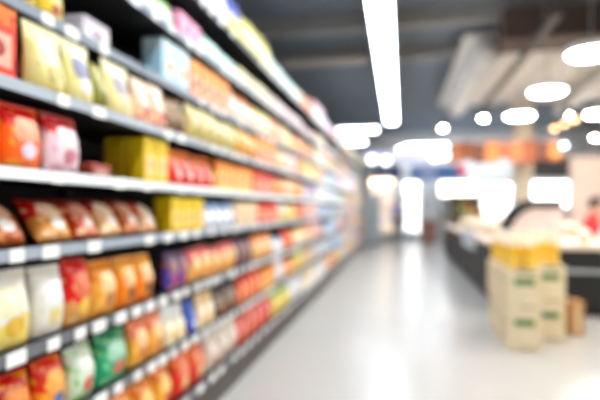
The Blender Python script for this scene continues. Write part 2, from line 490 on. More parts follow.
# design: kind, name, noun, extra words, base, top, blot, label colour, emblem colour, height, depth, split, amount
D = {
 # third shelf
 'yelpk': ('bag', 'snack_bag', 'small yellow snack bag', '', '#dcc23c', '#e8d36a', '#b7952a', '#fdf3c0', '#b63b2e', .12, .05, .7, .4),
 'whtlo': ('carton', 'carton', 'low grey white carton', '', '#e5dfe0', '#cfc6cc', '#b9a9b0', '#ffffff', '#9a7f8a', .085, .16, .7, .4),
 'ltblu': ('carton', 'carton', 'light blue carton', 'with orange spot', '#b9d9e6', '#d2e8ee', '#e6f1f2', '#eef6f5', '#ee9a3c', .205, .12, .75, .35),
 'oracx': ('carton', 'carton', 'orange carton', 'with white band', '#f2914c', '#f6ab6c', '#e9702f', '#fff2e2', '#d9432a', .2, .12, .7, .4),
 'whora': ('pouch', 'pouch', 'white and orange pouch', '', '#f6e7da', '#f08d4b', '#f3b27f', '#ffffff', '#e2602e', .2, .09, .66, .38),
 'peach': ('bag', 'snack_bag', 'peach snack bag', '', '#f3b98c', '#ec8a55', '#f8dcc2', '#fff4ea', '#c9572f', .2, .08, .7, .42),
 # top shelves
 'whtbg': ('pouch', 'pouch', 'large white cream pouch', '', '#f3f0e4', '#faf8ef', '#e3dfc9', '#ffffff', '#d8d6a0', .28, .12, .8, .35),
 'whgrn': ('pouch', 'pouch', 'white pouch', 'with green tip', '#f4f3ee', '#9ccb6e', '#eceade', '#ffffff', '#69a845', .19, .09, .78, .35),
 'pinkx': ('carton', 'carton', 'pink carton', '', '#ec8bab', '#f0a6bd', '#de5f86', '#fdeaf0', '#c43b62', .17, .1, .7, .38),
 'mintp': ('pouch', 'pouch', 'white and mint pouch', '', '#eef5f0', '#bfe5d8', '#d8ede4', '#ffffff', '#7cc3b0', .18, .09, .65, .38),
 'crmye': ('bag', 'snack_bag', 'cream snack bag', 'with yellow print', '#f4ead0', '#efd97f', '#f7f3e5', '#fffdf2', '#e1b93a', .19, .08, .68, .4),
 'palpk': ('bag', 'snack_bag', 'pale pink snack bag', '', '#f4dcd9', '#e9b7b8', '#faf0ec', '#ffffff', '#d9828b', .19, .08, .7, .42),
 'yeljr': ('jar', 'jar', 'yellow jar', 'with blue lid', '#f0de4e', '#4457c4', '#f6ec9a', '#fff7c0', '#3b55b8', .27, .13, .7, .4),
 'whpnk': ('pouch', 'pouch', 'tall white pouch', 'with pink print', '#f6f0ea', '#f4d6d8', '#fbfaf5', '#ffffff', '#e58aa0', .27, .1, .7, .42),
 'lemon': ('pouch', 'pouch', 'tall lemon pouch', '', '#f0e6a2', '#e8d85e', '#fbf6d8', '#ffffff', '#8fb24c', .27, .1, .7, .42),
 # fourth shelf
 'redor': ('carton', 'carton', 'red and orange carton', '', '#e2552e', '#ee8145', '#c33222', '#fae4d4', '#a8281e', .2, .1, .7, .4),
 'crmba': ('pouch', 'pouch', 'cream yellow pouch', 'with blue panel', '#e6d9a0', '#efe6bb', '#d3c178', '#4a4f9c', '#e7e2f0', .232, .09, .8, .36),
 'crmbp': ('pouch', 'pouch', 'plain cream straw pouch', '', '#dccf93', '#e9dfae', '#c6b573', '#efe7c6', '#cdb96c', .232, .09, .8, .36),
 'olive': ('pouch', 'pouch', 'slim olive pouch', '', '#8c8a45', '#b7b06a', '#5f5d2b', '#cfc789', '#6a6a32', .19, .08, .7, .42),
 'crmpu': ('pouch', 'pouch', 'straw pouch', 'with purple window and orange base', '#eadcA6', '#f0e7bd', '#eebb86', '#7a6c94', '#f2c8a0', .232, .09, .8, .36),
 'pkred': ('pouch', 'pouch', 'beige pouch', 'with red print', '#eec9a8', '#f3dbc0', '#dc6b58', '#f9e9da', '#c93a34', .2, .08, .76, .42),
 'brwnp': ('pouch', 'pouch', 'brown pouch', '', '#7d5b3c', '#9c7a52', '#4c3826', '#cbb083', '#583d26', .18, .08, .7, .42),
 'beige': ('bag', 'snack_bag', 'beige snack bag', 'with green base', '#d6bb84', '#ead7a7', '#9fae58', '#f3e8c8', '#74953f', .19, .08, .7, .4),
 'ochre': ('bag', 'snack_bag', 'ochre snack bag', '', '#e3a955', '#efc987', '#d98a3a', '#fbeed0', '#b85a2a', .19, .08, .7, .42),
 'sandp': ('bag', 'snack_bag', 'sand coloured snack bag', '', '#ead0a8', '#f0c18f', '#f6e8d0', '#fff8ea', '#cf7f4c', .19, .08, .7, .42),
 # fifth shelf
 'orfir': ('bag', 'snack_bag', 'bright orange snack bag', 'with red top', '#f4762a', '#d8341f', '#f7a352', '#f6ccc0', '#e7d8ea', .2, .08, .72, .4),
 'wtred': ('bag', 'snack_bag', 'white pink snack bag', 'with red top', '#ecd4da', '#cf3a30', '#d9a2b0', '#f7ece6', '#c26e7e', .2, .08, .74, .42),
 'yelst': ('carton', 'carton', 'yellow carton', '', '#e5c021', '#ecd04a', '#b9961a', '#f8e9a0', '#e39b2c', .19, .075, .8, .35),
 'yelcr': ('carton', 'carton', 'yellow carton', 'with cream front', '#eac52c', '#f0d55f', '#d8a91d', '#fbe6c4', '#f0b47c', .2, .1, .8, .33),
 'redto': ('pouch', 'pouch', 'red pouch', 'with orange print', '#dc3b2c', '#f08a3e', '#b82820', '#f5b8a4', '#f7e3d0', .19, .09, .72, .42),
 'oryel': ('carton', 'carton', 'orange yellow carton', '', '#eeb043', '#e78a34', '#f5cf7e', '#fae6b8', '#d95a2a', .18, .1, .7, .42),
 'redpk': ('carton', 'carton', 'red carton', 'with pale label', '#d93a31', '#e2584a', '#b3261f', '#f8ddd4', '#f3c25a', .18, .1, .7, .38),
 'orbag': ('bag', 'snack_bag', 'orange snack bag', 'with cream print', '#f0a25a', '#e67a35', '#f8d7a8', '#fff1dc', '#c8502a', .18, .08, .7, .42),
 # sixth shelf
 'brred': ('bag', 'bread_bag', 'brown red bread bag', '', '#a8552f', '#8e2a22', '#d69a6a', '#f0d7c4', '#f7efe8', .19, .085, .55, .4),
 'tanrd': ('bag', 'bread_bag', 'tan bread bag', 'with red top', '#d99a62', '#b22a2a', '#edcfae', '#f6e4d2', '#fffaf4', .19, .085, .55, .4),
 'redbr': ('bag', 'bread_bag', 'red orange bread bag', '', '#c2503a', '#a83428', '#e6b89a', '#ecc8b0', '#f4e2d6', .18, .085, .55, .46),
 'paltn': ('bag', 'bread_bag', 'pale tan bread bag', 'with dark red top', '#e2b489', '#9c2428', '#f2dcc4', '#f6e8da', '#fffaf4', .19, .085, .62, .4),
 'russt': ('bag', 'bread_bag', 'russet bread bag', '', '#b4623c', '#8a2a22', '#dca07a', '#efd2b8', '#fbf2ea', .185, .085, .5, .44),
 'crmrd': ('bag', 'bread_bag', 'cream bread bag', 'with red top', '#e6c8a8', '#b8302c', '#d98a62', '#f6e4d2', '#ffffff', .19, .085, .55, .42),
 'redlo': ('carton', 'carton', 'low dull red carton', '', '#8e3a30', '#a8564a', '#6e2a24', '#c88a7c', '#d8b0a0', .05, .14, .7, .4),
 'yelbx': ('carton', 'carton', 'lemon yellow carton', '', '#eec92e', '#f3d95c', '#d6a51f', '#fae7b0', '#efab58', .17, .1, .75, .36),
 'whblu': ('pouch', 'pouch', 'white pouch', 'with blue print', '#ece8ea', '#7aa9d6', '#cfd6e2', '#ffffff', '#4f83c0', .16, .08, .7, .4),
 'beigx': ('carton', 'carton', 'beige carton', '', '#ecd2ae', '#f3e1c5', '#dfae7c', '#fff5e4', '#cf8f58', .16, .1, .7, .4),
 'redca': ('carton', 'carton', 'bright red carton', '', '#df3f33', '#e8594a', '#c02a24', '#f7cfc4', '#f5d27a', .16, .1, .7, .38),
 'yeltn': ('pouch', 'pouch', 'yellow pouch', '', '#f0cd55', '#ecb13c', '#f8e6a6', '#fff6d4', '#d98a34', .16, .08, .7, .4),
 # seventh shelf
 'whyel': ('bag', 'chip_bag', 'white chip bag', 'with yellow base', '#f1dd8c', '#f4f1ea', '#f7ebbf', '#fffdf3', '#e7b93a', .235, .09, .42, .38),
 'white': ('bag', 'chip_bag', 'white chip bag', 'with pale yellow mark', '#efece4', '#f7f5f0', '#e3dccb', '#ffffff', '#edd88c', .235, .09, .7, .38),
 'redtn': ('bag', 'chip_bag', 'red chip bag', 'with tan base', '#d9a26c', '#d6302a', '#e8c9a0', '#e8553a', '#f4c945', .235, .09, .42, .36),
 'ortan': ('bag', 'chip_bag', 'orange tan chip bag', '', '#efb76e', '#ea9a4a', '#d98a4a', '#f6dcb0', '#b97344', .23, .09, .7, .4),
 'ordog': ('bag', 'chip_bag', 'deep orange chip bag', 'with dark mark', '#ee9440', '#f0ad62', '#e07a30', '#fae0bd', '#5a3a2c', .23, .09, .7, .4),
 'navyr': ('bag', 'chip_bag', 'navy chip bag', 'with red spot', '#3a3f9c', '#4a4670', '#ef8f4c', '#f0a35a', '#e23a34', .2, .08, .66, .42),
 'multi': ('bag', 'chip_bag', 'yellow and pink chip bag', 'with navy edge', '#f0c172', '#e07b74', '#4a3f86', '#fbe6b4', '#e8565a', .2, .08, .6, .38),
 'purpl': ('bag', 'chip_bag', 'dark purple chip bag', '', '#5a4266', '#7a5a70', '#2e2540', '#d8b070', '#e8a04c', .2, .08, .66, .42),
 'orbei': ('bag', 'chip_bag', 'orange beige chip bag', '', '#f0bd82', '#ea9146', '#f8dfb8', '#fff0d6', '#cf5c2c', .2, .08, .66, .42),
 # eighth shelf
 'redye': ('bag', 'crisp_bag', 'red and yellow crisp bag', '', '#d9322a', '#c82a24', '#f0a53c', '#f2c04a', '#f4e3c0', .215, .09, .72, .46),
 'orblu': ('bag', 'crisp_bag', 'orange crisp bag', 'with blue badge', '#ee9a3e', '#da4a2a', '#f2c06a', '#f5b55a', '#3f6fb4', .215, .09, .56, .4),
 'whgre': ('bag', 'crisp_bag', 'white green crisp bag', 'with red mark', '#d8e6cf', '#dfe9dc', '#86c46a', '#f2f4ea', '#dc5a4a', .215, .09, .7, .44),
 'green': ('bag', 'crisp_bag', 'green crisp bag', '', '#3f9a72', '#2f8560', '#8fcf9c', '#dcebdc', '#d8604a', .22, .09, .7, .44),
 'tanpk': ('bag', 'crisp_bag', 'tan orange crisp bag', 'with pink print', '#efae62', '#ee8d70', '#f4c98e', '#f7dcb4', '#d8783a', .21, .09, .68, .4),
 'whybl': ('pouch', 'pouch', 'white and yellow pouch', 'with blue corner', '#f0e3c2', '#eef0f0', '#6fb0d8', '#fff8e2', '#eab33c', .2, .09, .6, .38),
 'navyp': ('pouch', 'pouch', 'navy blue pouch', '', '#1f3f9c', '#2a55b8', '#17306f', '#5c86d4', '#dfe6f4', .2, .08, .7, .36),
 'sandx': ('pouch', 'pouch', 'sand pouch', '', '#ecd6b0', '#e8c998', '#f6ecd8', '#fff8ea', '#dca45a', .2, .08, .7, .4),
 'darkp': ('pouch', 'pouch', 'black pouch', 'with cream badge', '#2f2628', '#4a3a3a', '#191416', '#efd9b4', '#d8763a', .19, .08, .7, .42),
 'orred': ('bag', 'crisp_bag', 'orange red crisp bag', '', '#e8673a', '#dc3f2c', '#f2a462', '#f7c79a', '#f4e0c0', .2, .08, .66, .42),
 # bottom deck
 'goldb': ('bag', 'noodle_bag', 'golden orange noodle bag', '', '#efa93c', '#e88430', '#f5cd6e', '#f8deA0', '#c9482a', .25, .1, .7, .42),
 'redbg': ('bag', 'noodle_bag', 'red orange noodle bag', '', '#dc4a2c', '#e67a3a', '#c02f22', '#f3b48a', '#f5d98a', .25, .1, .7, .42),
 'greyb': ('bag', 'noodle_bag', 'beige grey noodle bag', '', '#d9cabb', '#e6dcd0', '#c4a99a', '#f3ece2', '#b98a74', .25, .1, .7, .42),
 'crims': ('bag', 'noodle_bag', 'crimson noodle bag', '', '#d6403c', '#e37060', '#b22a2c', '#f6cfc4', '#f0c04c', .24, .1, .7, .42),
 'yelgr': ('bag', 'noodle_bag', 'yellow noodle bag', 'with green corner', '#efcf54', '#a9c65a', '#f6e49a', '#fff4c8', '#7fae3f', .24, .1, .7, .42),
 'whsil': ('bag', 'noodle_bag', 'white silver noodle bag', '', '#eceae8', '#dfe4ea', '#cfd2d8', '#ffffff', '#9fb0c8', .24, .1, .7, .42),
}

def blend(a, b, t):
    a, b = a.lstrip('#'), b.lstrip('#')
    return '#' + ''.join('%02x' % round(int(a[i:i + 2], 16) * (1 - t) + int(b[i:i + 2], 16) * t) for i in (0, 2, 4))

_packs = {}
CLEAR = [.30, .15, .255, .238, .215, .195, .255, .232, .262]
HSC = [1.12, 1.14, 1.2, 1.1, 1.06, 1.08, 1.06, 1.05, 1.0]
def pack_meshes(key, W, level):
    """meshes of one design at one facing width: body and its parts"""
    kk = (key, round(W, 3), level)
    if kk in _packs: return _packs[kk]
    kind, name, noun, extra, base, top, blot, lab, emb, H, Dp, split, amount = D[key]
    H = min(H * HSC[level], CLEAR[level])
    m = pack_mat('film_' + key, base, top, blot, split, amount, 0.5 if kind == 'carton' else 0.3)
    ml, me_ = solid(blend(base, lab, .6)), solid(emb)
    if kind == 'carton':
        body = carton_mesh(W, H, Dp, m)
        parts = [('front_label', flat_patch(Dp, -W * .38, W * .38, H * .16, H * .62, ml)),
                 ('emblem', round_patch(Dp, 0, H * .4, W * .24, H * .14, me_)),
                 ('end_flap', MB().box(-Dp * .36, Dp * .36, -W / 2 - .0014, -W / 2 - .0003, H * .12, H * .84, .0003).mesh('end_flap', pack_mat('film_' + key, base, top, blot)))]
    elif kind == 'jar':
        body = MB().lathe(jar_profile(W * .95, H), 18).mesh('jar', m, False)
        r = W * .95 / 2
        parts = [('lid', MB().lathe([(r * .62, H * .84), (r * .64, H * .86), (r * .64, H * .97), (r * .58, H)], 18).mesh('lid', solid(top))),
                 ('front_label', MB().lathe([(r + .001, H * .2), (r + .001, H * .55)], 18).mesh('front_label', ml))]
    else:
        pouch = kind == 'pouch'
        body = bag_mesh(W, H, Dp, pouch, m)
        parts = [('top_seal', seal_mesh(W, H, solid(top))),
                 ('front_label', bag_patch(W, H, Dp, pouch, 0, .56 if pouch else .6, .58, .19, .55, ml)),
                 ('emblem', bag_patch(W, H, Dp, pouch, .1, .28, .4, .13, 1.0, me_, .002))]
    _packs[kk] = (body, parts)
    return _packs[kk]

def plural(n):
    return n + ('es' if n.endswith(('x', 'ch')) else 's')

def near_run(level, y0, y1, key, n, roll=0.0, rows=1):
    kind, name, noun, extra, base, top, blot, lab, emb, H, Dp, split, amount = D[key]
    k = 1.095 if level < 3 else 1.05
    y0, y1 = y0 * k, y1 * k
    pitch = (y1 - y0) / n
    W = round(pitch * (0.96 if kind in ('bag', 'pouch') else 0.94), 3)
    if roll: W = round(pitch * 0.93, 3)
    if W > pitch: W = round(pitch - 0.006, 3)
    body, parts = pack_meshes(key, W, level)
    for i in range(n):
        for r in range(rows if i == 0 else 1):
            x = XF + XS[level] - (0.012 if kind in ('bag', 'pouch') else 0.03) - Dp / 2 - r * (Dp + 0.006)
            y = y0 + pitch * (i + 0.5)
            z = TOPZ[level] + 0.001
            rx = roll + (random.uniform(-.02, .02) if kind in ('bag', 'pouch') and roll == 0 else 0)
            ry = -random.uniform(.02, .06) if kind in ('bag', 'pouch') else 0
            if roll: rx = random.uniform(-.03, .03); ry = -roll - random.uniform(0, .08); x -= .005
            rz = random.uniform(-.06, .06) if kind != 'carton' else random.uniform(-.02, .02)
            if roll: rz = 0
            rm = Matrix.Rotation(rz, 3, 'Z') @ Matrix.Rotation(ry, 3, 'Y') @ Matrix.Rotation(rx, 3, 'X')
            z -= min((rm @ v.co).z for v in body.vertices)          # stands with its lowest edge on the shelf
            o = place(name, body, None, (x, y, z), (rx, ry, rz))
            o.scale.z = random.uniform(.87, 1.0) if kind in ('bag', 'pouch') else random.choice((1.0, 1.0, .97))
            for pn, pm in parts:
                place(pn, pm, o)
            say = noun if n == 1 else plural(noun)
            pre = '' if n == 1 else ('nearest of %s ' % NUM[n] if i == 0 else '%s nearest of %s ' % (ORD[i + 1], NUM[n]) if i < n - 1 else 'last of %s ' % NUM[n])
            if r: pre = 'in depth row %s behind the front, ' % NUM[r + 1]; say = noun
            lb = '%s%s%s, %s' % (pre, say, (' ' + extra) if extra else '', SHELF_SAY[level])
            tag(o, lb, {'carton': 'carton', 'jar': 'jar', 'pouch': 'pouch'}.get(kind, 'bag'), '%s on the %s' % (plural(noun), SHELF_SAY[level]))

NEAR = {
 0: [(2.0, 2.5, 'whtbg', 3), (2.52, 3.2, 'whpnk', 4), (3.22, 3.5, 'yeljr', 2), (3.52, 4.4, 'lemon', 5), (4.42, 5.7, 'mintp', 6)],
 1: [(1.75, 2.38, 'whgrn', 4), (2.42, 2.72, 'pinkx', 2), (2.76, 3.4, 'mintp', 4), (3.44, 4.4, 'crmye', 6), (4.44, 5.7, 'palpk', 8)],
 2: [(1.26, 1.52, 'yelpk', 2), (1.62, 1.80, 'whtlo', 1), (2.24, 2.56, 'ltblu', 2), (2.58, 3.2, 'oracx', 4), (3.24, 3.8, 'whora', 4), (3.82, 4.3, 'crmye', 3), (4.34, 4.8, 'peach', 3), (4.82, 5.2, 'lemon', 2), (5.22, 5.7, 'orbag', 3)],
 3: [(1.10, 1.29, 'redor', 1), (1.34, 1.51, 'crmbp', 1), (1.515, 1.67, 'crmba', 1), (1.675, 1.75, 'olive', 1), (1.755, 1.95, 'crmpu', 1), (1.96, 2.25, 'pkred', 2), (2.26, 2.46, 'brwnp', 2), (2.5, 3.3, 'beige', 5), (3.34, 3.8, 'ochre', 3), (3.82, 4.4, 'oracx', 4), (4.44, 4.9, 'sandp', 3), (4.92, 5.3, 'palpk', 3), (5.32, 5.7, 'orbag', 3)],
 4: [(1.06, 1.40, 'orfir', 2), (1.41, 1.60, 'wtred', 1), (1.64, 1.78, 'redlo', 1), (2.03, 2.27, 'yelcr', 2), (2.29, 2.87, 'redto', 4), (2.92, 3.7, 'oryel', 5), (3.74, 4.35, 'redpk', 4), (4.4, 4.8, 'orbag', 3), (4.82, 5.2, 'sandp', 3), (5.22, 5.7, 'ortan', 3)],
 5: [(1.0, 1.36, 'brred', 2), (1.40, 1.58, 'tanrd', 1), (1.585, 1.73, 'redbr', 1), (1.735, 1.90, 'paltn', 1), (1.905, 2.05, 'russt', 1), (2.055, 2.20, 'crmrd', 1), (2.30, 2.72, 'yelbx', 3), (2.74, 3.25, 'whblu', 4), (3.28, 3.84, 'beigx', 4), (3.87, 4.5, 'redca', 4), (4.52, 4.9, 'whyel', 3), (4.94, 5.3, 'yeltn', 3), (5.32, 5.7, 'orred', 3)],
 6: [(1.16, 1.355, 'whyel', 1), (1.36, 1.505, 'white', 1), (1.51, 1.655, 'redtn', 1), (1.66, 1.83, 'ortan', 1), (1.835, 2.12, 'ordog', 2), (2.26, 2.5, 'navyr', 2), (2.52, 3.3, 'multi', 5), (3.32, 3.7, 'purpl', 3), (3.72, 4.3, 'orbei', 4), (4.32, 4.7, 'whblu', 3), (4.72, 5.2, 'orred', 3), (5.22, 5.7, 'crmye', 3)],
 7: [(1.20, 1.36, 'redye', 1), (1.365, 1.52, 'orblu', 1), (1.525, 1.685, 'whgre', 1), (1.69, 1.915, 'green', 1), (1.92, 2.23, 'tanpk', 2), (2.24, 2.48, 'whybl', 2), (2.485, 2.62, 'navyp', 1), (2.63, 2.9, 'sandx', 2), (2.92, 3.34, 'darkp', 3), (3.36, 3.95, 'orred', 4), (3.97, 4.4, 'oryel', 3), (4.42, 4.75, 'whsil', 2), (4.77, 5.3, 'orbag', 3), (5.32, 5.7, 'yelgr', 2)],
 8: [(1.6, 2.32, 'goldb', 4), (2.34, 2.75, 'redbg', 2), (2.77, 3.34, 'greyb', 3), (3.36, 4.3, 'crims', 5), (4.32, 5.0, 'yelgr', 4), (5.02, 5.7, 'whsil', 4)],
}
for lv, runs in NEAR.items():
    for y0, y1, key, n in runs:
        near_run(lv, y0, y1, key, n, roll=0.62 if D[key][1] == 'bread_bag' else 0.0, rows=2 if key == 'yelcr' else 1)

# far packages: plain ones, a few pixels each, in rows that share a label; distance haze is put into their pale colours
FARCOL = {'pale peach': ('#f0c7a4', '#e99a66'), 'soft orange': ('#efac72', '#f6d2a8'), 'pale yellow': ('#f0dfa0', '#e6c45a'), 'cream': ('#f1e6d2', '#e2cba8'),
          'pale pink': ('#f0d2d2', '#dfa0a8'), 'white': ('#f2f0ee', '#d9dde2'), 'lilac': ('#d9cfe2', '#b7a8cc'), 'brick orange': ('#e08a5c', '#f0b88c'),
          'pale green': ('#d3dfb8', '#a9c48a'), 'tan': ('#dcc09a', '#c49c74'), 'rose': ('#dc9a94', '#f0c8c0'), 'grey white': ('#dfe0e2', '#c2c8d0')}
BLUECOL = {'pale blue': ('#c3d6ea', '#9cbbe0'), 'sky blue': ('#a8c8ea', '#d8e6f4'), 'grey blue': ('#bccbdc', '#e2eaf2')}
_farm = {}
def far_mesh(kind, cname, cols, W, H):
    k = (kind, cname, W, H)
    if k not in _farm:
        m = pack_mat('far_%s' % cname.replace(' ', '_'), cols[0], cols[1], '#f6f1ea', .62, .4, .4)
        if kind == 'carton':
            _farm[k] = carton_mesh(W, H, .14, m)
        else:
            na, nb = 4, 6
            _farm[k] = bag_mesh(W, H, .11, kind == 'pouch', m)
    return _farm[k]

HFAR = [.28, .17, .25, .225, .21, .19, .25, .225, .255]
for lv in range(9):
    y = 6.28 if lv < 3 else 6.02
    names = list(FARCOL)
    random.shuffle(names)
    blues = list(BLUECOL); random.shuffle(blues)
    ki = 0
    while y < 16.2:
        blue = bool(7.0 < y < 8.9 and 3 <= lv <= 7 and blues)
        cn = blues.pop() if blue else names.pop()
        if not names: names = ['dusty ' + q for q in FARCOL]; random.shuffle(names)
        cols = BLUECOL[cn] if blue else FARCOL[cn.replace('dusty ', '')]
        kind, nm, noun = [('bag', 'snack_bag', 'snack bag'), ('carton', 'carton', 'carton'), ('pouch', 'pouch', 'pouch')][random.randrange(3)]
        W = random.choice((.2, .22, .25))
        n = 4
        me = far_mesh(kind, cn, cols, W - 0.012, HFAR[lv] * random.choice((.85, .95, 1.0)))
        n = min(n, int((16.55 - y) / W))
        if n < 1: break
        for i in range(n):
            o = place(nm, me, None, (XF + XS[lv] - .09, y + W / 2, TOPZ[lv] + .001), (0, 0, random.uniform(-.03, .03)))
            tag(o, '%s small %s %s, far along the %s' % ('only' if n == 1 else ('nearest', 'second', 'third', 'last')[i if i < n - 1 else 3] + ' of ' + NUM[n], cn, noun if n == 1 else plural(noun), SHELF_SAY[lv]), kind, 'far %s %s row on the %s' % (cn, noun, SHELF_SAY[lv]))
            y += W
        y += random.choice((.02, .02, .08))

# ------------------------------------------------------------------ carton stack with oil bottles
CW, CD, CH = 0.275, 0.325, 0.355
M_CARD = mat('oil_carton_card', '#e0cfac', 0.6, noise=0.05, nscale=8)
M_GRN = mat('oil_carton_green', '#2f6d2c', 0.5, noise=0.1)
M_YLAB = mat('oil_carton_yellow', '#e6cf5a', 0.5)
M_TAPE = mat('carton_tape', '#dcc79f', 0.3)
me_c = MB().box(-CW / 2, CW / 2, -CD / 2, CD / 2, 0, CH, 0.004).mesh('body', M_CARD)
e = 0.0012
me_band = MB().box(-CW * .30, CW * .30, -CD / 2 - e, -CD / 2 - .0002, CH * .62, CH * .78, .0003).mesh('green_label', M_GRN)
me_band2 = MB().box(CW * .30, CW * .42, -CD / 2 - e, -CD / 2 - .0002, CH * .66, CH * .74, .0003).mesh('yellow_label', M_YLAB)
me_foot = MB().box(-CW * .12, CW * .36, -CD / 2 - e, -CD / 2 - .0002, CH * .06, CH * .11, .0003).mesh('footer_print', mat('carton_footer', '#b79f78', 0.6))
me_side = MB().box(-CW / 2 - e, -CW / 2 - .0002, -CD * .3, CD * .3, CH * .64, CH * .74, .0003).mesh('side_label', mat('side_print', '#a9bf8c', 0.6))
me_tape = MB().box(-CW * .08, CW * .08, -CD / 2 + .004, CD / 2 - .004, CH + .0002, CH + .001, .0002).mesh('tape', M_TAPE)
me_top = MB().box(-CW * .22, CW * .34, -CD / 2 - e, -CD / 2 - .0002, CH * .91, CH * .98, .0003).mesh('top_print', M_GRN)
def oil_carton(x, y, z, label, r=0):
    o = place('oil_carton', me_c, None, (x, y, z), (0, 0, r))
    for nm, me in (('green_label', me_band), ('yellow_label', me_band2), ('footer_print', me_foot), ('side_label', me_side), ('tape', me_tape)):
        place(nm, me, o)
    if z > .1: place('top_print', me_top, o)
    tag(o, label, 'carton', 'cream oil cartons stacked on the floor')
pos = ['front', 'middle', 'rear']
BX = 1.062
for j in range(3):
    for k in range(2):
        oil_carton(BX + random.uniform(-.006, .006), 4.81 + j * (CD + .008), k * (CH + .0015), 'cream carton with green label, %s of the aisle-side stack, %s layer' % (pos[j], ('lower', 'upper')[k]), random.uniform(-.008, .008))
for j in range(2):
    for k in range(2):
        oil_carton(BX + .305 + random.uniform(-.004, .004), 5.19 + j * (CD + .008), k * (CH + .0015), 'cream carton with green label, %s of the second stack, %s layer' % (('front', 'rear')[j], ('lower', 'upper')[k]), random.uniform(-.006, .006))
M_OIL = mat('golden_oil', '#f3c13c', 0.15, noise=0.12, nscale=12)
M_OILAB = mat('oil_label', '#f0c850', 0.5, noise=0.05)
M_CAP = mat('cream_cap', '#f4ead4', 0.4)
me_bot = MB().lathe([(.040, 0), (.048, .01), (.048, .10), (.044, .13), (.048, .16), (.046, .20), (.030, .25), (.017, .275), (.017, .29)], 16).mesh('bottle', M_OIL, True)
me_bl = MB().lathe([(.0485, .03), (.0488, .035), (.0488, .09), (.0485, .095)], 16).mesh('label', M_OILAB)
me_slv = MB().lathe([(.049, .195), (.0475, .205), (.032, .252), (.019, .278)], 16).mesh('sleeve', mat('cream_sleeve', '#f6ead0', 0.4), True)
me_cap = MB().lathe([(.021, .283), (.022, .286), (.022, .315), (.018, .32)], 12).mesh('cap', M_CAP)
me_hand = MB().tube([(0, -.044, .20), (0, -.064, .215), (0, -.06, .245), (0, -.02, .268)], .006, 6).mesh('handle', M_OIL)
def oil_bottle(x, y, z, label):
    o = place('oil_bottle', me_bot, None, (x, y, z), (0, 0, random.uniform(0, .5)))
    place('label', me_bl, o); place('cap', me_cap, o); place('sleeve', me_slv, o); place('handle', me_hand, o)
    tag(o, label, 'bottle', 'golden oil bottles on the carton stack')
row = 0
ztop = 2 * CH + .0045
for j in range(6):
    for i in range(2):
        oil_bottle(BX - .068 + i * .136, 4.74 + j * .164, ztop, 'golden oil bottle on the aisle-side stack, %s, row %s' % (('aisle side', 'inner side')[i], NUM[j + 1]))
for j in range(4):
    oil_bottle(BX + .305 - .066 + (j % 2) * .132, 5.15 + (j // 2) * .3, ztop, 'golden oil bottle on the second stack, %s %s' % (('front', 'rear')[j // 2], ('left', 'right')[j % 2]))
kb = thing('cardboard_box', 'small brown cardboard box on the floor beside the carton stack', 'box', (1.70, 5.42, 0))
M_KRAFT = mat('kraft_card', '#bd8a54', 0.7, noise=0.1, nscale=10)
part('body', MB().box(-.062, .062, -.1, .1, 0, .33, .004), M_KRAFT, kb)
part('flap', MB().box(-.06, .06, -.135, -.1, .322, .33), M_KRAFT, kb)
part('tape', MB().box(-.02, .02, -.1012, -.1002, .02, .30), M_TAPE, kb)

# ------------------------------------------------------------------ island display on the right
IX0, IX1, IY0, IY1, IZ = 1.14, 2.6, 6.25, 13.9, 0.83
isl = thing('island_display', 'long black island display with cream rim beside the aisle', 'display', (0, 0, 0))
M_RIM = mat('island_rim_cream', '#ead9c2', 0.4, noise=0.04)
part('bottom_plinth', MB().box(IX0 + .06, IX1 - .06, IY0 + .06, IY1 - .06, 0, .1), M_BLACK, isl)
part('end_panel', MB().box(IX0 + .02, IX1 - .02, IY0, IY0 + .03, .1, IZ - .06, .003), M_BLACK, isl)
part('end_panel', MB().box(IX0 + .02, IX1 - .02, IY1 - .03, IY1, .1, IZ - .06, .003), M_BLACK, isl)
n = 6
L = (IY1 - IY0 - .06) / n
for k in range(n):
    ya = IY0 + .03 + k * L
    part('side_panel', MB().box(IX0, IX0 + .03, ya + .006, ya + L - .006, .1, IZ - .06, .004), M_BLACK, isl)
    part('side_panel', MB().box(IX1 - .03, IX1, ya + .006, ya + L - .006, .1, IZ - .06, .004), M_BLACK, isl)
part('bumper_strip', MB().box(IX0 + .02, IX1 - .02, IY0 - .025, IY0, .50, .54, .005), M_STEEL, isl)
part('rim', MB().box(IX0 - .02, IX0 + .08, IY0 - .02, IY1 + .02, IZ - .06, IZ, .006).box(IX1 - .08, IX1 + .02, IY0 - .02, IY1 + .02, IZ - .06, IZ, .006).box(IX0 + .08, IX1 - .08, IY0 - .02, IY0 + .08, IZ - .06, IZ, .006).box(IX0 + .08, IX1 - .08, IY1 - .08, IY1 + .02, IZ - .06, IZ, .006), M_RIM, isl)
part('tray', MB().box(IX0 + .08, IX1 - .08, IY0 + .08, IY1 - .08, IZ - .06, IZ), mat('tray_pale', '#e6dbd2', 0.5), isl)
# sign card hung on the side
sc_ = thing('sign_card', 'pale blue white sign card hung on the side of the island', 'sign', (IX0 - .024, 8.7, .62))
part('card', MB().box(-.008, 0, -.75, .75, -.02, .26, .002), mat('sign_pale', '#d9e2ea', 0.4, noise=0.05), sc_)
part('print_block', MB().box(-.0095, -.0082, -.55, .3, .06, .2), mat('sign_grey', '#b4bcc6', 0.5), sc_)
part('hook', MB().box(-.006, .004, -.5, -.46, .2, .262), M_STEEL, sc_)
part('hook', MB().box(-.006, .004, .46, .5, .2, .262), M_STEEL, sc_)

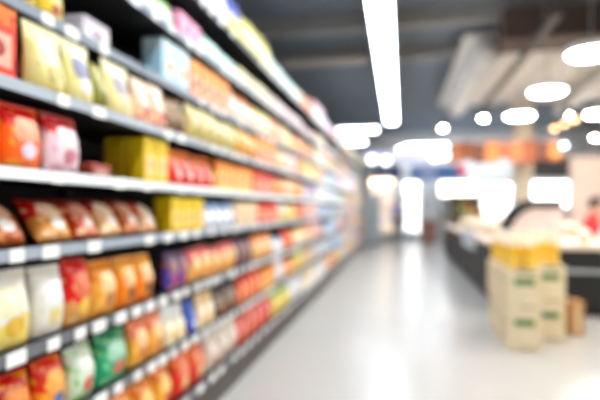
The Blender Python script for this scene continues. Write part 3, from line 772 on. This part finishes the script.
# curved bakery hood standing on the island
hd = thing('display_hood', 'curved display hood with thick black rim standing on the island', 'display hood', (1.3, 6.55, IZ + .001))
arc = []
for i in range(13):
    q = i / 12
    a = PI - q * (PI / 2)
    arc.append((.36 + .36 * math.cos(a), .08 + .40 * math.sin(a)))
arc.append((.62, .475))
outl = [(0.0, 0.0)] + arc + [(.62, 0.0)]
M_PALE = mat('hood_panel_pink', '#efd6cc', 0.45, noise=0.08, nscale=6)
for yy in (.02, .30):
    part('side_panel', MB().prism(outl, yy, yy + .02), M_PALE, hd)
for yy in (0.0, .31):
    part('rim', MB().tube([(x, yy + .01, z) for x, z in arc], [.05] * len(arc), 8), M_BLACK, hd, True)
gl = mat('clear_cover', '#f2f6f8', 0.05, trans=0.9)
vs = [(x, y, z) for y in (.04, .30) for x, z in arc]; na_ = len(arc)
vs += [(x * .992 + .004, y, z * .985) for y in (.04, .30) for x, z in arc]
fs = [(i, i + 1, na_ + i + 1, na_ + i) for i in range(na_ - 1)] + [(2 * na_ + i, 3 * na_ + i, 3 * na_ + i + 1, 2 * na_ + i + 1) for i in range(na_ - 1)]
part('cover', MB().add(vs, fs), mat('hood_cover_black', '#1a1718', .4), hd, True)
part('back_panel', MB().box(.62, .64, .02, .32, 0, .47), M_PALE, hd)

# packs heaped on the island
def lump(name, rx, ry, rz, m, seed):
    rnd = random.Random(seed)
    p = [rnd.uniform(0, 6) for _ in range(4)]
    vs, fs = [], []
    nu, nv = 12, 7
    for j in range(nv + 1):
        th = PI * j / nv
        for i in range(nu):
            ph = 2 * PI * i / nu
            k = 1 + .08 * math.sin(2 * ph + p[0]) * math.sin(th) + .06 * math.sin(3 * th + p[1])
            vs.append((rx * k * math.sin(th) * math.cos(ph), ry * k * math.sin(th) * math.sin(ph), rz * (1 - math.cos(th) * min(1, k))))
    for j in range(nv):
        for i in range(nu):
            fs.append((j * nu + i, j * nu + (i + 1) % nu, (j + 1) * nu + (i + 1) % nu, (j + 1) * nu + i))
    return MB().add(vs, fs).mesh(name, m, True)

ROWC = [('pale pink', '#e2bdb8', '#f7e6e0'), ('cream', '#e6d4b4', '#fdf5e4'), ('peach', '#f2c9a6', '#fae4d0'), ('white', '#f2eeea', '#dfe3ea'), ('golden', '#eec766', '#f7e4a6')]
tz = IZ + .001
cnt = {}
for yi, y in enumerate([6.42]):
    for xi, x in enumerate((2.12, 2.36)):
        nm, c1, c2 = ROWC[(xi * 2 + 1) % 5]
        m = pack_mat('bakery_%s' % nm.replace(' ', '_'), c1, c2, '#fff8f0', .6, .42, .3)
        o = place('bread_pack', lump('bread_pack', .09, .1, .09, m, xi), None, (x, y, tz))
        place('tie', MB().box(-.02, .02, .085, .115, .07, .1, .004).mesh('tie', solid('#d8504a')), o)
        tag(o, '%s bread pack in the front row of the island, %s along' % (nm, ['first', 'second', 'third', 'fourth'][xi]), 'bread pack', 'bread packs in the front row of the island')
HE = [('sand', '#c9a878'), ('dusty pink', '#d3a9a2'), ('cream white', '#d8cdb8'), ('olive', '#8f8c48'), ('straw', '#cdb568')]
for k in range(5):
    y = 7.95 + k * .8
    nm, c1 = HE[k]
    m = pack_mat('sack_%s' % nm.replace(' ', '_'), c1, '#e6d9c4', '#efe6da', .66, .42, .4)
    me = [lump('produce_sack', .15, .145, .1, m, s) for s in (k, k + 20)]
    for i in range(4):
        for j in range(2):
            o = place('produce_sack', me[(i + j) % 2], None, (1.42 + i * .345, y + j * .34, tz))
            place('neck', MB().lathe([(.03, .17), (.016, .205), (.034, .24)], 10).mesh('neck', m, True), o)
            tag(o, '%s produce sack on the island, %s column, %s row of its block' % (nm, ('aisle side', 'second', 'third', 'innermost')[i], ('near', 'far')[j]), 'sack', '%s produce sacks on the island' % nm)

# stepped produce rack on the far end of the island
rk = thing('produce_rack', 'stepped dark produce rack with yellow header at the far island end', 'rack', (1.24, 12.35, IZ + .001))
M_YEL = mat('rack_header', '#c9b64a', 0.5, noise=0.1)
for s in range(3):
    part('step', MB().box(0, .78, s * .3, s * .3 + .3, 0, .1 + s * .14, .005), M_BLACK, rk)
part('header_board', MB().box(0, .78, .92, .95, 0, .72, .004), M_BLACK, rk)
part('header_strip', MB().box(0, .78, .905, .965, .72, .76, .004), M_YEL, rk)
PC = [('dark red', '#7d2331'), ('green', '#6f9440'), ('plum', '#4d2440'), ('lime green', '#a9bf52'), ('orange', '#e08a34')]
for s in range(3):
    for i in range(5):
        nm, c1 = PC[(i + s) % 5]
        m = mat('fruit_' + nm.replace(' ', '_'), c1, 0.35, noise=0.15, nscale=14)
        key = ('f', nm)
        if key not in _farm:
            _farm[key] = lump('fruit', .068, .068, .062, m, len(nm))
            _farm['stalk'] = MB().tube([(0, 0, .118), (.006, 0, .145)], .006, 6).mesh('stalk', mat('stalk_green', '#5a6b33', 0.6))
        o = place('fruit', _farm[key], None, (1.33 + i * .15, 12.35 + s * .3 + .14, tz + .1 + s * .14 + .001))
        place('stalk', _farm['stalk'], o)
        tag(o, '%s round fruit on the %s step of the produce rack' % (nm, ('low', 'middle', 'high')[s]), 'fruit', '%s fruit on the %s step' % (nm, ('low', 'middle', 'high')[s]))

# ------------------------------------------------------------------ orange canopy
cp = thing('orange_canopy', 'orange brown wooden canopy hanging above the far displays', 'canopy', (1.25, 13.6, 2.55))
cols = ['#b06a3a', '#8a4a2a', '#6a3a28', '#c47a40', '#96552f']
for k in range(9):
    m = mat('canopy_board_%d' % (k % 5), cols[k % 5], 0.6, noise=0.2, nscale=5)
    part('board', MB().box(k * .305, k * .305 + .295, 0, .05, -.12 + .06 * math.sin(k * 1.9), .40 + .05 * math.sin(k * 2.3), .006), m, cp)
    part('roof_slat', MB().box(k * .305 + .03, k * .305 + .265, .05, 1.4, .36, .40, .005), m, cp)
part('support_beam', MB().box(0, 2.74, .05, .12, .3, .36), M_BROWN, cp)
part('support_beam', MB().box(0, 2.74, 1.3, 1.37, .3, .36), M_BROWN, cp)
for x in (.1, 2.6):
    part('hanger', MB().tube([(x, .085, .36), (x, .085, ctop(1.25 + x, 13.68) - 2.55)], .01, 6), M_STEEL, cp)
    part('hanger', MB().tube([(x, 1.33, .36), (x, 1.33, ZC - 2.55)], .01, 6), M_STEEL, cp)

rl = thing('paper_lantern', 'small red lantern hanging under the orange canopy', 'lantern', (1.6, 13.62, 2.12))
part('shade', MB().lathe([(.03, 0), (.10, .04), (.13, .12), (.10, .20), (.03, .24)], 16), mat('lantern_red', '#d8303a', .6), rl, True)
part('cord', MB().tube([(0, 0, .24), (0, 0, .36)], .006, 6), M_BLACK, rl)

# ------------------------------------------------------------------ far end of the aisle
fa = thing('fascia_sign', 'long lit lavender fascia hanging across the far end', 'sign', (-1.5, 20.6, 3.08))
part('box', MB().box(0, 4.3, 0, .2, 0, .5, .01), M_HOUSE, fa)
part('lit_face', MB().box(.03, 4.27, -.012, 0, .03, .47, .004), M_SIGNLIT, fa)
for x in (.4, 3.9):
    part('hanger', MB().tube([(x, .1, .5), (x, .1, ZC - 3.08)], .012, 6), M_STEEL, fa)
for x, z, lab in ((-1.1, 3.2, 'left'), (-.55, 3.15, 'second'), (1.35, 3.25, 'third'), (1.75, 3.32, 'fourth'), (2.6, 3.25, 'rightmost')):
    l = thing('flood_lamp', '%s white flood lamp on the front of the lavender fascia' % lab, 'lamp', (x, 20.35, z), group='fascia lamps')
    part('can', MB().lathe([(.14, 0), (.16, .02), (.16, .14), (.08, .17)], 16, axis='y'), M_HOUSE, l)
    part('lens', MB().lathe([(.12, -.03), (.14, -.005), (.14, 0)], 16, axis='y'), M_COOL, l)
    part('rod', MB().tube([(0, .08, .16), (0, .08, ZC - z)], .012, 6), M_STEEL, l)
for x0, x1, m, lab in ((-1.0, .05, M_NAVY, 'navy menu board under the left of the fascia'), (.42, 2.4, M_BLUE, 'wide blue menu board under the right of the fascia')):
    bd = thing('menu_board', lab, 'board', (x0, 20.66, 2.38), group='boards under the fascia')
    w = x1 - x0
    part('panel', MB().box(.02, w - .02, 0, .04, .02, .58), m, bd)
    part('frame', MB().box(0, w, -.01, .05, 0, .02).box(0, w, -.01, .05, .58, .6).box(0, .02, -.01, .05, .02, .58).box(w - .02, w, -.01, .05, .02, .58), M_BLACK, bd)
    part('print_block', MB().box(w * .2, w * .5, -.006, 0, .2, .42), mat('board_pale', '#cfd3ee', 0.5), bd)
    for q in (.1, .9):
        part('hanger', MB().tube([(w * q, .02, .6), (w * q, .02, .699)], .008, 6), M_STEEL, bd)

def cooler(x0, y0, w, h, d, label, rows, emit_m, lit='header', hh=.22):
    c = thing('display_cooler', label, 'cooler', (x0, y0, 0), group='lit coolers at the back')
    mw = mat('cooler_white', '#eceff1', 0.4)
    part('back_wall', MB().box(0, w, d - .04, d, 0, h), mw, c)
    part('side_wall', MB().box(0, .03, 0, d - .04, 0, h, .004), mw, c)
    part('side_wall', MB().box(w - .03, w, 0, d - .04, 0, h, .004), mw, c)
    part('plinth', MB().box(.03, w - .03, .02, d - .04, 0, .18), M_STEEL, c)
    part('header', MB().box(.03, w - .03, 0, d - .04, h - hh, h, .004), mw, c)
    part('light_panel', MB().box(.05, w - .05, -.012, 0, h - hh + .01, h - .02, .003), emit_m, c)
    if lit == 'warm':
        part('light_panel', MB().box(.05, w - .05, d - .06, d - .041, .3, h - .26), mat('cooler_back_warm', '#ffeedd', .5, emit=.6), c)
    if lit == 'full':
        part('light_panel', MB().box(.05, w - .05, d - .06, d - .041, .3, h - .26), mat('cooler_back_light', '#ffffff', .5, emit=1.6), c)
    for r in range(rows):
        z = .25 + r * (h - .38 - hh) / max(1, rows)
        part('shelf', MB().box(.03, w - .03, .06, d - .07, z - .02, z), mw, c)
    return c
cooler(.10, 20.0, .66, 2.26, .6, 'tall narrow brightly lit white cooler at the end of the aisle', 4, M_COOL, lit='full')
cooler(-1.15, 19.3, .95, 2.35, .55, 'cream lit cooler left of the walking person', 4, mat('warm_cooler_light', '#ffe7bf', .5, emit=4), lit='warm')
cooler(1.55, 20.9, 1.5, 2.3, .7, 'wide lit cooler behind the produce rack', 3, M_COOL, hh=.55)
cooler(3.1, 21.0, 1.6, 2.2, .7, 'wide lit cooler left of the pillar at the back', 3, M_COOL, lit='full', hh=.3)
cooler(3.75, 16.2, 1.6, 2.05, .7, 'wide bright lit cooler right of the pillar', 2, M_COOL, hh=.75)
# goods standing in the coolers
CG = [('pink', '#e8b7b4'), ('cream', '#efdcbc'), ('lilac', '#c9bfe0'), ('tan', '#d0a986'), ('white', '#f0f0ee')]
for (cx, cy, w, h, rows, nm0) in ((-1.15, 19.3, .95, 2.35, 4, 'cream cooler'), (.10, 20.0, .66, 2.26, 4, 'narrow cooler'), (1.55, 20.9, 1.5, 2.3, 3, 'wide back cooler')):
    for r in range(rows):
        z = .25 + r * (h - .38 - (.55 if rows == 3 else .22)) / rows
        nb_ = int((w - .1) / .16)
        nm, c1 = CG[(r + rows + int(cx * 3)) % 5]
        m = mat('drink_' + nm, c1, 0.3, noise=0.1)
        if ('dr', nm) not in _farm:
            _farm[('dr', nm)] = MB().lathe([(.05, 0), (.056, .01), (.056, .18), (.03, .24), (.02, .26), (.02, .29)], 12).mesh('drink_bottle', m, True)
        for i in range(nb_):
            o = place('drink_bottle', _farm[('dr', nm)], None, (cx + .11 + i * .16, cy + .2, z + .001))
            tag(o, '%s drink bottle, %s from the left, %s shelf of the %s' % (nm, 'first' if i == 0 else ORD[i + 1], ('lowest', 'second', 'third', 'highest')[r], nm0), 'bottle', '%s bottles in the %s, %s' % (nm, nm0, NUM[r + 1]))

gp = thing('end_cabinet', 'tall grey cabinet at the far end of the shelving', 'cabinet', (-1.12, 17.1, 0))
M_GREY = mat('cabinet_grey', '#b9c3c8', 0.4, noise=0.04)
part('body', MB().box(0, .45, 0, .5, .06, 1.7, .006), M_GREY, gp)
part('plinth', MB().box(.02, .43, .02, .48, 0, .06), M_BLACK, gp)
part('door', MB().box(.015, .435, -.018, -.001, .1, 1.67, .004), mat('cabinet_door_grey', '#c0cacf', 0.35), gp)
part('handle', MB().tube([(.39, -.03, .8), (.39, -.03, 1.05)], .008, 6), M_STEEL, gp)

ds = thing('snack_stand', 'reddish brown snack stand on the floor behind the cooler end', 'stand', (.75, 18.4, 0))
M_RB = mat('stand_red_brown', '#9c6a5e', 0.6, noise=0.15)
part('crate', MB().box(0, .52, 0, .45, .05, .80, .006), M_RB, ds)
part('foot', MB().box(.03, .49, .03, .42, 0, .05), M_BLACK, ds)
part('slat', MB().box(.02, .50, -.012, -.001, .2, .26), mat('stand_slat', '#c08a78', .6), ds)
part('slat', MB().box(.02, .50, -.012, -.001, .45, .51), mat('stand_slat', '#c08a78', .6), ds)
gb = place('globe_lantern', MB().lathe([(.02, 0), (.12, .05), (.17, .16), (.13, .28), (.05, .33), (.02, .34)], 18).mesh('globe_lantern', M_HOUSE, True), None, (1.0, 18.6, .80))
part('cap', MB().lathe([(.04, .335), (.045, .34), (.03, .37)], 12), M_STEEL, gb)
tag(gb, 'round white lantern standing on the reddish brown stand', 'lantern')

# partition and dark boards at the right of the back
pt = thing('partition_wall', 'beige pink partition with dark frame on the right behind the island', 'partition', (4.35, 14.2, 0))
part('panel', MB().box(0, 3.4, 0, .1, .08, 2.6, .005), mat('partition_beige', '#cdb9ae', 0.7, noise=0.05), pt)
part('base_rail', MB().box(0, 3.4, -.01, .11, 0, .08), M_BLACK, pt)
part('top_rail', MB().box(-.02, 3.42, -.01, .11, 2.6, 2.66), mat('rail_brown', '#6f625c', .6), pt)
dk = thing('dark_fascia', 'dark grey fascia board between the pillar and the beige partition', 'fascia', (3.7, 15.9, 2.15))
part('panel', MB().box(0, 2.2, 0, .06, 0, .62, .005), mat('fascia_dark', '#4a4c50', 0.6, noise=0.1), dk)
part('lower_trim', MB().box(0, 2.2, -.01, .07, -.04, 0), M_STEEL, dk)
part('hanger', MB().tube([(.3, .03, .62), (.3, .03, ZC - 2.15)], .012, 6), M_STEEL, dk)
part('hanger', MB().tube([(1.9, .03, .62), (1.9, .03, ZC - 2.15)], .012, 6), M_STEEL, dk)

# ------------------------------------------------------------------ people
def person(name, J, R, label, mats, regions, loc, rz, hair_m):
    """one continuous skinned body; J joint positions, chain edges in E, R radii"""
    E_ = [('pel', 'wai'), ('wai', 'che'), ('che', 'nec'), ('nec', 'hea'), ('hea', 'cro')]
    for s in 'LR':
        E_ += [('pel', 'hip' + s), ('hip' + s, 'kne' + s), ('kne' + s, 'ank' + s), ('ank' + s, 'toe' + s), ('che', 'sho' + s), ('sho' + s, 'elb' + s), ('elb' + s, 'wri' + s), ('wri' + s, 'pal' + s)]
    names = list(J)
    pts = {k: Vector(v) for k, v in J.items()}
    rad = dict(R)
    for s, sg in (('L', -1), ('R', 1)):
        w, p = pts['wri' + s], pts['pal' + s]
        d = (p - w).normalized()
        side = d.cross(Vector((0, 0, 1)))
        side = side.normalized() if side.length > .1 else Vector((0, 1, 0))
        for q, (off, ln) in enumerate(((-.033, .062), (-.011, .075), (.011, .07), (.033, .055))):
            a, b_ = 'f%d%s' % (q, s), 'g%d%s' % (q, s)
            pts[a] = p + side * off + d * .03; pts[b_] = p + side * off * 1.2 + d * (.03 + ln) + Vector((0, -.012, 0))
            rad[a] = .010; rad[b_] = .008
            E_ += [('pal' + s, a), (a, b_)]
        pts['t0' + s] = w + d * .035 - side * sg * .04; pts['t1' + s] = w + d * .08 - side * sg * .055
        rad['t0' + s] = .012; rad['t1' + s] = .009
        E_ += [('wri' + s, 't0' + s), ('t0' + s, 't1' + s)]
    names = list(pts)
    me = bpy.data.meshes.new(name + '_skeleton')
    me.from_pydata([pts[k] for k in names], [(names.index(a), names.index(b_)) for a, b_ in E_], [])
    tmp = bpy.data.objects.new('tmp', me); COL.objects.link(tmp)
    sk = tmp.modifiers.new('s', 'SKIN')
    for i, k in enumerate(names):
        v = me.skin_vertices[0].data[i]
        r = rad[k]
        v.radius = r if isinstance(r, tuple) else (r, r)
        v.use_root = (k == 'pel')
    sb = tmp.modifiers.new('u', 'SUBSURF'); sb.levels = 2
    dg = bpy.context.evaluated_depsgraph_get()
    body = bpy.data.meshes.new_from_object(tmp.evaluated_get(dg))
    bpy.data.objects.remove(tmp)
    for m in mats: body.materials.append(m)
    segs = [(pts[a], pts[b_], a, b_) for a, b_ in E_]
    for p in body.polygons:
        c_ = p.center; best = None
        for a, b_, na, nb2 in segs:
            ab = b_ - a; tt = max(0, min(1, (c_ - a).dot(ab) / max(1e-9, ab.length_squared)))
            dd = (c_ - (a + ab * tt)).length
            if best is None or dd < best[0]: best = (dd, na, nb2, tt)
        p.material_index = regions(best[1], best[2], best[3]); p.use_smooth = True
    root = place(name, body, None, loc, (0, 0, rz))
    tag(root, label, 'person')
    hc = pts['hea'] * .5 + pts['cro'] * .5
    hair = MB()
    nu, nv = 16, 8
    vs, fs = [], []
    for j in range(nv + 1):
        th = PI * .62 * j / nv
        for i in range(nu):
            ph = 2 * PI * i / nu
            front = math.cos(ph + PI / 2)                       # face looks towards -y
            thh = th * (1 - .45 * max(0, front))
            vs.append((hc.x + .094 * math.sin(thh) * math.cos(ph), hc.y + .012 + .112 * math.sin(thh) * math.sin(ph), hc.z + .0 + .138 * math.cos(thh)))
    for j in range(nv):
        for i in range(nu):
            fs.append((j * nu + i, j * nu + (i + 1) % nu, (j + 1) * nu + (i + 1) % nu, (j + 1) * nu + i))
    part('hair', hair.add(vs, fs), hair_m, root, True)
    skin = mats[0]
    part('nose', MB().prism([(-.013, -.03), (.013, -.03), (.004, .02), (-.004, .02)], -.022, .02), skin, root, False, (hc.x, hc.y - .092, hc.z - .01))
    for sx in (-1, 1):
        part('eye', MB().lathe([(.003, -.006), (.011, -.002), (.011, .004)], 10, axis='y'), mat('eye_dark', '#2b211e', .2), root, False, (hc.x + sx * .033, hc.y - .088, hc.z + .012))
        part('ear', MB().box(-.008, .008, -.02, .02, -.03, .03, .006), skin, root, False, (hc.x + sx * .088, hc.y + .005, hc.z - .005))
    part('mouth', MB().box(-.024, .024, -.004, .006, -.006, .006, .002), mat('lip', '#a8564e', .4), root, False, (hc.x, hc.y - .088, hc.z - .058))
    return root

M_SKIN = mat('skin', '#d9a98a', 0.5, noise=0.05)
M_HAIR = mat('hair_black', '#1d1715', 0.5, noise=0.1)
RAD = {'pel': (.145, .11), 'wai': (.13, .10), 'che': (.155, .115), 'nec': .052, 'hea': (.072, .085), 'cro': (.078, .092)}
for s in 'LR':
    RAD.update({'hip' + s: .088, 'kne' + s: .058, 'ank' + s: .04, 'toe' + s: .036, 'sho' + s: .062, 'elb' + s: .044, 'wri' + s: .03, 'pal' + s: (.032, .02)})

def reg(skin_from):
    def f(a, b_, t):
        if a in ('nec', 'hea') or b_ in ('cro',): return 0
        if a.startswith(('wri', 'pal', 'f', 't0', 't1', 'g')): return 0
        if a.startswith('elb') and t > skin_from: return 0
        if a.startswith('ank') or b_.startswith('toe'): return 3
        if a.startswith(('hip', 'kne')) or b_.startswith('hip'): return 2
        if a == 'pel' and t < .35: return 2
        return 1
    return f

# walking away from the camera, mid-stride
JW = {'pel': (0, 0, .90), 'wai': (0, .01, 1.05), 'che': (0, 0, 1.26), 'nec': (0, 0, 1.42), 'hea': (0, -.01, 1.50), 'cro': (0, 0, 1.58),
      'hipL': (-.09, 0, .86), 'kneL': (-.10, -.16, .48), 'ankL': (-.10, -.20, .09), 'toeL': (-.10, -.33, .04),
      'hipR': (.09, 0, .86), 'kneR': (.10, .08, .47), 'ankR': (.10, .26, .12), 'toeR': (.11, .17, .04),
      'shoL': (-.19, 0, 1.33), 'elbL': (-.23, .08, 1.06), 'wriL': (-.22, .02, .84), 'palL': (-.22, -.01, .77),
      'shoR': (.19, 0, 1.33), 'elbR': (.23, -.06, 1.06), 'wriR': (.22, -.16, .87), 'palR': (.22, -.19, .81)}
person('person', JW, RAD, 'person in lavender top and dark trousers walking down the aisle', [M_SKIN, mat('cloth_lavender', '#b9aee0', .8, noise=.06), mat('cloth_dark', '#2c3038', .8), mat('shoe_dark', '#26211f', .5)], reg(.5), (-.10, 18.9, 0), PI, M_HAIR)

# sitting on a stool behind the island, turned to the right
JS = {'pel': (0, 0, .56), 'wai': (0, 0, .70), 'che': (0, -.04, .92), 'nec': (0, -.07, 1.08), 'hea': (0, -.10, 1.17), 'cro': (0, -.10, 1.25),
      'hipL': (-.10, -.06, .55), 'kneL': (-.13, -.44, .53), 'ankL': (-.13, -.44, .10), 'toeL': (-.13, -.57, .04),
      'hipR': (.10, -.06, .55), 'kneR': (.13, -.44, .53), 'ankR': (.13, -.44, .10), 'toeR': (.13, -.57, .04),
      'shoL': (-.20, -.05, 1.0), 'elbL': (-.25, -.10, .76), 'wriL': (-.20, -.33, .70), 'palL': (-.18, -.40, .69),
      'shoR': (.20, -.05, 1.0), 'elbR': (.25, -.10, .76), 'wriR': (.20, -.33, .70), 'palR': (.18, -.40, .69)}
person('person', JS, RAD, 'person in red top with black hair sitting behind the island', [M_SKIN, mat('cloth_red', '#d8353c', .8, noise=.06), mat('cloth_navy', '#2a2f45', .8), mat('shoe_dark', '#26211f', .5)], reg(.1), (2.90, 8.55, .09), 1.1, M_HAIR)
st = thing('stool', 'black round stool under the seated person in red', 'stool', (2.90, 8.55, 0))
part('seat', MB().lathe([(.15, .49), (.17, .50), (.17, .525), (.15, .535)], 20), M_BLACK, st)
part('post', MB().tube([(0, 0, .05), (0, 0, .49)], .022, 8), M_STEEL, st)
part('foot_plate', MB().lathe([(.19, 0), (.19, .02), (.06, .05)], 20), M_STEEL, st)
